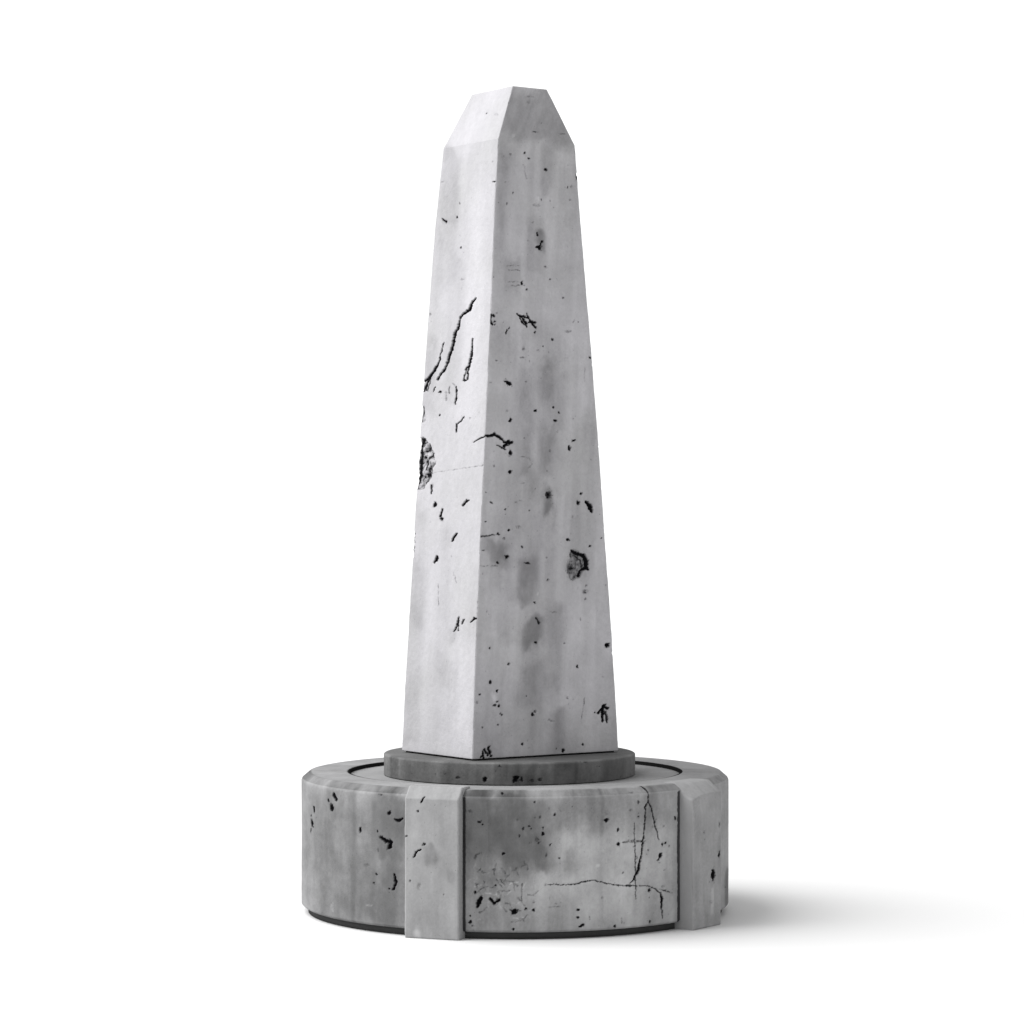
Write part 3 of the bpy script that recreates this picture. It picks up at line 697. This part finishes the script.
# ------------------------------------------------------------------ materials
def concrete(name, base, dark, var=.10, streak=.10, bump=.35, rough=.88, speck=.05, tint=None, spec=.25):
    m = bpy.data.materials.new(name); m.use_nodes = True
    nt = m.node_tree; N = nt.nodes; L = nt.links
    bs = N['Principled BSDF']; bs.inputs['Roughness'].default_value = rough
    bs.inputs['Specular IOR Level'].default_value = .3
    tc = N.new('ShaderNodeTexCoord')
    def noise(scale, detail, sc=(1,1,1), r=.55, off=(0,0,0)):
        mp = N.new('ShaderNodeMapping'); mp.inputs['Scale'].default_value = sc; mp.inputs['Location'].default_value = off
        L.new(tc.outputs['Object'], mp.inputs['Vector'])
        n = N.new('ShaderNodeTexNoise'); n.inputs['Scale'].default_value = scale; n.inputs['Detail'].default_value = detail
        n.inputs['Roughness'].default_value = r
        L.new(mp.outputs[0], n.inputs['Vector']); return n.outputs['Fac']
    def math_(op, a, b=None, c=None, clamp=False):
        n = N.new('ShaderNodeMath'); n.operation = op; n.use_clamp = clamp
        for i, v in enumerate((a, b, c)):
            if v is None: continue
            if isinstance(v, (int, float)): n.inputs[i].default_value = v
            else: L.new(v, n.inputs[i])
        return n.outputs[0]
    n1 = noise(2.6, 8, (1,1,.8)); n2 = noise(3.2, 5, (2.4,2.4,.22)); n3 = noise(42, 5, r=.7); n4 = noise(9, 6, (1,1,1), off=(3,7,1))
    ng = noise(170, 3)
    # factor = 1 + var*(n1-.5)*2 + streak*(n2-.5)*2 + ...
    f = math_('MULTIPLY_ADD', math_('SUBTRACT', n1, .5), var*4, 1.0)
    f = math_('MULTIPLY_ADD', math_('SUBTRACT', n2, .5), streak*3, f)
    f = math_('MULTIPLY_ADD', math_('SUBTRACT', n4, .5), var*1.5, f)
    f = math_('MULTIPLY_ADD', math_('SUBTRACT', n3, .5), speck*4, f)
    f = math_('MULTIPLY_ADD', math_('SUBTRACT', ng, .5), speck*2, f)
    n5 = noise(14, 4, (1.6,1.6,.5), r=.6, off=(1,5,9))
    f = math_('MULTIPLY_ADD', math_('SUBTRACT', n5, .5), streak*1.6, f)
    sp = noise(95, 2, r=.4, off=(2,2,8))
    f = math_('SUBTRACT', f, math_('MULTIPLY', math_('MULTIPLY', math_('SUBTRACT', sp, .70), 9.0, clamp=True), .35))
    a1 = N.new('ShaderNodeAttribute'); a1.attribute_name = 'stain_shade'
    a2 = N.new('ShaderNodeAttribute'); a2.attribute_name = 'grime_shade'
    f = math_('MULTIPLY', f, math_('SUBTRACT', 1.0, math_('MULTIPLY', a1.outputs['Fac'], 1.25)))
    f = math_('MINIMUM', math_('MAXIMUM', f, .12), 1.8)
    mixc = N.new('ShaderNodeMix'); mixc.data_type = 'RGBA'
    mixc.inputs['A'].default_value = (*base, 1)
    mixc.inputs['B'].default_value = (*(tint or base), 1)
    L.new(math_('MULTIPLY_ADD', math_('SUBTRACT', n1, .45), 4, .5, clamp=True), mixc.inputs['Factor'])
    sc = N.new('ShaderNodeVectorMath'); sc.operation = 'SCALE'
    L.new(mixc.outputs['Result'], sc.inputs[0]); L.new(f, sc.inputs['Scale'])
    mix = N.new('ShaderNodeMix'); mix.data_type = 'RGBA'
    L.new(sc.outputs[0], mix.inputs['A']); mix.inputs['B'].default_value = (*dark, 1)
    L.new(math_('MULTIPLY', a2.outputs['Fac'], 1.2, clamp=True), mix.inputs['Factor'])
    L.new(mix.outputs['Result'], bs.inputs['Base Color'])
    L.new(math_('MULTIPLY', math_('SUBTRACT', 1.0, a2.outputs['Fac'], clamp=True), spec), bs.inputs['Specular IOR Level'])
    bp = N.new('ShaderNodeBump'); bp.inputs['Strength'].default_value = bump; bp.inputs['Distance'].default_value = .006
    h = math_('MULTIPLY_ADD', ng, .35, math_('MULTIPLY_ADD', n3, .5, math_('MULTIPLY', n4, .8)))
    L.new(h, bp.inputs['Height']); L.new(bp.outputs[0], bs.inputs['Normal'])
    return m

PIT = (.006, .006, .007)
M_shaft = concrete('pale_concrete', (.345,.342,.350), PIT, var=.06, streak=.07, speck=.055, bump=.3, tint=(.350,.345,.360))
M_drum = concrete('grey_concrete', (.258,.258,.261), PIT, var=.24, streak=.16, speck=.07, bump=.45)
M_butt = concrete('buttress_concrete', (.262,.262,.265), PIT, var=.08, streak=.06, speck=.04, bump=.3)
M_collar = concrete('dark_concrete', (.125,.125,.125), PIT, var=.26, streak=.22, speck=.06, bump=.4)
M_top = concrete('top_concrete', (.21,.21,.212), PIT, var=.16, streak=.05, speck=.05)
M_plinth = concrete('plinth_concrete', (.045,.045,.045), PIT, var=.1, streak=.1, spec=.05)  # very dark concrete for the recessed foot of the drum
M_gap_shade = concrete('painted_gap_shade', (.012,.012,.012), PIT, var=.05, streak=.0, rough=.95, spec=.0)  # near-black colour standing in for shade in the narrow gaps

mf = bpy.data.materials.new('white_studio_floor'); mf.use_nodes = True
b = mf.node_tree.nodes['Principled BSDF']; b.inputs['Base Color'].default_value = (.65,.65,.65,1)
b.inputs['Roughness'].default_value = .7; b.inputs['Specular IOR Level'].default_value = .15
nn = mf.node_tree.nodes.new('ShaderNodeTexNoise'); nn.inputs['Scale'].default_value = 60
bb = mf.node_tree.nodes.new('ShaderNodeBump'); bb.inputs['Strength'].default_value = .02
mf.node_tree.links.new(nn.outputs['Fac'], bb.inputs['Height']); mf.node_tree.links.new(bb.outputs[0], b.inputs['Normal'])

# ------------------------------------------------------------------ monument
root = bpy.data.objects.new('obelisk_monument', None); col.objects.link(root)
root['label'] = 'weathered grey concrete obelisk with a flat-topped taper, standing on a round drum with buttresses'
root['category'] = 'monument'

def ring(zs, nR, nL, nb):
    """rectangular tapered ring of columns with worn corners; returns vertices, grime, stain"""
    zs = np.asarray(zs)[:, None]
    a, bb, cx = [np.interp(zs, TAB[:,0], TAB[:,i]) for i in (1,2,3)]
    cosb = (1-np.cos(np.linspace(0, math.pi, nb+1)[:-1]))/2
    def lin(n): # slightly denser at both corners
        t = np.linspace(0, 1, n+1)[:-1]; return t - .06*np.sin(2*math.pi*t)/(2*math.pi)*1.5
    segs = [(0, lin(nR)), (1, cosb), (2, cosb), (3, lin(nL))]
    k = np.concatenate([np.full(len(f), s) for s, f in segs])[None, :]
    f = np.concatenate([f for s, f in segs])[None, :]
    e1 = np.array([CT, ST]); e2 = np.array([-ST, CT])
    nx = cx - a/2*CT + bb/2*ST; ny = -a/2*ST - bb/2*CT
    al = np.where(k==0, f, np.where(k==1, 1, np.where(k==2, 1-f, 0)))*a      # along e1
    be = np.where(k==0, 0, np.where(k==1, f, np.where(k==2, 1, 1-f)))*bb     # along e2
    X = nx + al*CT - be*ST; Y = ny + al*ST + be*CT
    Z = np.broadcast_to(zs, X.shape).copy()
    # outward direction in (e1, e2)
    N1 = np.where(k==1, 1., np.where(k==3, -1., 0.))*np.ones_like(X); N2 = np.where(k==0, -1., np.where(k==2, 1., 0.))*np.ones_like(X)
    corner = (f == 0)
    N1 = np.where(corner & (k==0), -1, N1); N2 = np.where(corner & (k==0), -1, N2)
    N1 = np.where(corner & (k==1), 1, N1); N2 = np.where(corner & (k==1), -1, N2)
    N1 = np.where(corner & (k==2), 1, N1); N2 = np.where(corner & (k==2), 1, N2)
    N1 = np.where(corner & (k==3), -1, N1); N2 = np.where(corner & (k==3), 1, N2)
    dR, gR, sR = [v.reshape(X.shape) for v in fields('R', np.where(k==1, (a-be), al)*CT, Z, 101, 34)]
    dL, gL, sL = [v.reshape(X.shape) for v in fields('L', np.where(k==2, (bb-al), be)*ST, Z, 202, 20)]
    wr = np.where(k==0, 1, np.where(k==1, np.clip(1-be/.07, 0, 1), 0))
    wl = np.where(k==3, 1, np.where(k==2, np.clip(1-al/.07, 0, 1), 0))
    dep = dR*wr + dL*wl; gr = gR*wr + gL*wl; stn = sR*(wr > 0) + sL*(wl > 0)
    # corner wear
    dist = np.minimum(np.minimum(al + be*(k!=0)*0, 9), 9)
    segl = np.where((k==0) | (k==2), a, bb); dcor = np.minimum(f*segl, (1-f)*segl)
    rr = .007 + .005*fbm(k*3.1+0*Z, Z*22, 5, 3) + .010*sstep(.45, .8, fbm(k*5.1+0*Z, Z*40, 9, 3))
    dep = dep + .3*rr*np.clip(1-dcor/rr, 0, 1)**2
    dep = dep + .0024*fbm((al+be)*9, Z*7, 33, 5) + .0006*fbm((al+be)*60, Z*60, 37, 3)
    X2 = X - dep*(N1*CT - N2*ST); Y2 = Y - dep*(N1*ST + N2*CT)
    return np.stack([X2, Y2, Z], -1).reshape(-1, 3), gr.ravel(), stn.ravel(), X.shape

zs = np.linspace(.743, 3.578, 903)
V, G, S, sh = ring(zs, 240, 150, 26)
nc = sh[1]
link_mesh('shaft', V, grid_faces(sh[0], nc, True), M_shaft, root, G, S, ngons=[list(range(nc))[::-1]])
V, G, S, sh = ring(np.linspace(3.578, 3.835, 84), 240, 150, 26)
# the crown is worked to a soft arris where it meets the shaft
link_mesh('cap', V, grid_faces(sh[0], nc, True), M_shaft, root, G, S, ngons=[list(range((sh[0]-1)*nc, sh[0]*nc))])

def lathe(profile, phis, sf, mat, name, cx=0.0, parent=root, seed=1, pits=0, bottom=False, top=False, rr=1.0, wall=None, und=.0012, panels=0):
    """profile: (r, z) from the bottom outside up and inwards; phis increase counter-clockwise"""
    P = np.array(profile)
    r = P[:,0][:,None]*np.ones((1,len(phis))); z = P[:,1][:,None]*np.ones((1,len(phis)))
    ph = np.asarray(phis)[None,:]*np.ones((len(P),1))
    d = np.zeros(r.size); g = np.zeros(r.size); s = np.zeros(r.size)
    if sf:
        front = np.cos(ph) > 0
        d, g, s = fields(sf, rr*np.sin(ph), z, seed, pits)
        w = front
        if wall: w = w & (r > wall)
        d *= w.ravel(); g *= w.ravel(); s *= w.ravel()
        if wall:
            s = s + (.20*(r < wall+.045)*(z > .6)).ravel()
        if panels:
            t = (ph+.13)*panels
            pn = vnoise(np.floor(t+.08*fbm(ph*0+1.3, z*5, 3, 3)), np.zeros_like(t)+.5, 91)
            s = s + (.045*pn).ravel()
    d = d.reshape(r.shape) + und*fbm(ph*8, z*9, seed+40, 4)
    r2 = r - d
    V = np.stack([cx + r2*np.sin(ph), -r2*np.cos(ph), z], -1).reshape(-1, 3)
    n = len(phis); ng = []
    if bottom: ng.append(list(range(n))[::-1])
    if top: ng.append(list(range((len(P)-1)*n, len(P)*n)))
    return link_mesh(name, V, grid_faces(len(P), n, True), mat, parent, g, s, ngons=ng)

def rows(p0, p1, n, end=False):
    return [(p0[0]+(p1[0]-p0[0])*t, p0[1]+(p1[1]-p0[1])*t) for t in np.linspace(0, 1, n, endpoint=end)]

phf = np.concatenate([np.linspace(-1.75, 1.75, 1150), np.linspace(1.75, 2*math.pi-1.75, 90)[1:-1]])
prof = rows((.90,.032),(.988,.032),4) + rows((.988,.032),(.999,.040),4) + rows((1.0,.042),(1.0,.612),175) \
     + rows((1.0,.613),(.997,.620),3) + rows((.996,.622),(.968,.646),12) + rows((.966,.648),(.955,.650),3) \
     + rows((.95,.650),(.79,.650),24) + rows((.788,.650),(.785,.648),3) + rows((.785,.647),(.785,.60),3, True)
drum = lathe(prof, phf, 'D', M_drum, 'drum', seed=11, pits=60, wall=.95, panels=3.1)
phm = np.linspace(-math.pi, math.pi, 361)[:-1]
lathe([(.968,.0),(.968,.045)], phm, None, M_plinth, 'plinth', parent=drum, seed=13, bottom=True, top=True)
lathe([(.779,.60),(.779,.632)] + rows((.775,.633),(.40,.633),20, True), phm, None, M_top, 'top_disc', parent=drum, seed=15, top=True)
lathe([(.7848,.61),(.7848,.6492),(.7760,.6485),(.7760,.61)], phm, None, M_gap_shade, 'groove_shade_strip', parent=drum, seed=16, und=0)  # added dark strip that paints the groove's shade

phc = np.concatenate([np.linspace(-1.7, 1.7, 520), np.linspace(1.7, 2*math.pi-1.7, 60)[1:-1]])
cprof = rows((.5895,.636),(.5895,.728),36) + rows((.5890,.730),(.584,.7345),5) + rows((.582,.735),(.2,.735),20, True)
lathe(cprof, phc, 'K', M_collar, 'collar', cx=OFF, seed=19, pits=120, rr=.5895, wall=.57, bottom=True, top=True, und=.0016)

# inset core under the shaft, near black to paint the gap's shade
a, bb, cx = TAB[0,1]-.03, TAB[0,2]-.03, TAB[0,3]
gap_core = [(cx + sa*a/2*CT - sb*bb/2*ST, sa*a/2*ST + sb*bb/2*CT, z) for z in (.732, .750) for sa, sb in ((-1,-1),(1,-1),(1,1),(-1,1))]
link_mesh('shaft_gap_shade', gap_core, grid_faces(2, 4, True), M_gap_shade, root, ngons=[[3,2,1,0],[4,5,6,7]], smooth=False)

def buttress(phi, r, hw, zc, zt, cd, sf, name, seed, groove=False, lean=0.0):
    """a block let into the drum wall: side profile swept across its width"""
    ph = math.radians(phi)
    prof = [(.90, 0.0), (r-.004, 0.0), (r, .004)] + [(r, z) for z in np.linspace(.008, zc-.006, 170)] + rows((r, zc-.002),(r-cd, zt),14, True)
    if groove:
        prof += [(r-cd-.012, zt+.001),(r-cd-.014, zt-.007),(r-cd-.024, zt-.007),(r-cd-.026, zt+.002)]
    prof += [(r-cd-.04, zt+.001), (.90, zt)]
    P = np.array(prof)
    ts = np.concatenate([[-hw, -hw+.002, -hw+.005], np.linspace(-hw+.008, hw-.008, 90), [hw-.005, hw-.002, hw]])
    ed = np.array([.007, .003, .0008] + [0]*90 + [.0008, .003, .007])
    T = ts[:,None]*np.ones((1,len(P))); RR = P[:,0][None,:]*np.ones((len(ts),1)); ZZ = P[:,1][None,:]*np.ones((len(ts),1))
    front = RR > r-cd-.02
    wear = ed[:,None]*(1+.8*fbm(ZZ*30, T*9+seed, seed, 3))
    RR = RR - wear*front; ZZ = ZZ - wear*.6*(ZZ > zc)
    if lean:   # the arris drops towards one worn shoulder
        k = np.clip((-T/hw-.15)/.85, 0, 1)**1.5*sstep(zc-.10, zt, ZZ)
        ZZ = ZZ - lean*k*front; RR = RR - .012*k*front
    d, g, s = fields(sf, T*math.cos(ph), ZZ, seed, 60)
    d = d.reshape(T.shape)*front + .001*fbm(T*12, ZZ*9, seed+2, 4)*front
    g = g*front.ravel(); s = s*front.ravel()
    RR = RR - d
    X = RR*math.sin(ph) + T*math.cos(ph); Y = -RR*math.cos(ph) + T*math.sin(ph)
    V = np.stack([X, Y, ZZ], -1).reshape(-1, 3)
    n = len(P)
    # columns run across the width (t), rows along the profile
    j = np.arange(len(ts)-1)[:,None]; i = np.arange(n-1)[None,:]
    F = np.stack([j*n+i, (j+1)*n+i, (j+1)*n+i+1, j*n+i+1], -1).reshape(-1, 4)
    return link_mesh('buttress', V, F, M_butt, drum, g, s, ngons=[list(range(n)), list(range((len(ts)-1)*n, len(ts)*n))[::-1]])

b1 = buttress(-20.7, 1.034, .128, .612, .661, .050, 'B', 'buttress', 23, groove=True)
b2 = buttress(54.5, 1.060, .118, .602, .652, .062, 'C', 'buttress', 29, lean=.03)

# ------------------------------------------------------------------ floor
ang = np.linspace(0, 2*math.pi, 97)[:-1]
rad = [1.5, 3, 6, 7, 9.5, 12]
fv = [(0, 0, 0)] + [(r*math.cos(t), r*math.sin(t), 0) for r in rad for t in ang]
me = bpy.data.meshes.new('floor')
ff = [(0, 1+i, 1+(i+1) % 96) for i in range(96)]
for k in range(len(rad)-1):
    o = 1+k*96
    ff += [(o+i, o+96+i, o+96+(i+1) % 96, o+(i+1) % 96) for i in range(96)]
me.from_pydata(fv, [], ff); me.materials.append(mf)
fl = bpy.data.objects.new('floor', me); col.objects.link(fl); fl['kind'] = 'structure'

# ------------------------------------------------------------------ studio light
w = bpy.data.worlds.new('World'); scene.world = w; w.use_nodes = True
nt = w.node_tree; bg = nt.nodes['Background']
tc = nt.nodes.new('ShaderNodeTexCoord'); sx = nt.nodes.new('ShaderNodeSeparateXYZ')
nt.links.new(tc.outputs['Generated'], sx.inputs[0])
def ramp(src, p0, c0, p1, c1):
    r = nt.nodes.new('ShaderNodeMapRange'); r.interpolation_type = 'SMOOTHSTEP'
    r.inputs['From Min'].default_value = p0; r.inputs['From Max'].default_value = p1
    r.inputs['To Min'].default_value = c0; r.inputs['To Max'].default_value = c1
    nt.links.new(src, r.inputs['Value']); return r.outputs['Result']
HOR, ZEN, FRONT = 1.08, .58, .92      # white surround, darker ceiling, dimmer behind the camera
mu = nt.nodes.new('ShaderNodeMath'); mu.operation = 'MULTIPLY'
nt.links.new(ramp(sx.outputs['Z'], .22, HOR, .60, ZEN), mu.inputs[0])
nt.links.new(ramp(sx.outputs['Y'], -.35, FRONT, .15, 1.0), mu.inputs[1])
nt.links.new(mu.outputs[0], bg.inputs['Color'])
bg.inputs['Strength'].default_value = 1.0

def area(name, loc, tgt, size, power):
    ld = bpy.data.lights.new(name, 'AREA'); ld.shape = 'RECTANGLE'; ld.size, ld.size_y = size; ld.energy = power
    o = bpy.data.objects.new(name, ld); col.objects.link(o); o.location = loc
    from mathutils import Vector
    o.rotation_euler = (Vector(tgt)-Vector(loc)).to_track_quat('-Z', 'Y').to_euler()
    return o
area('key_softbox', (-28, .5, 31), (0, 0, 1.0), (44, 44), 33800)

# ------------------------------------------------------------------ camera
cd = bpy.data.cameras.new('camera'); cam = bpy.data.objects.new('camera', cd); col.objects.link(cam)
cam.location = (-.0141, -13.5, 1.863); cam.rotation_euler = (math.radians(90), 0, 0)
cd.lens = 2874/1024*36; cd.sensor_width = 36; cd.clip_end = 2000
scene.camera = cam
vs = scene.view_settings; vs.view_transform = 'Standard'; vs.look = 'None'; vs.exposure = .16; vs.gamma = 1
vs.use_curve_mapping = False
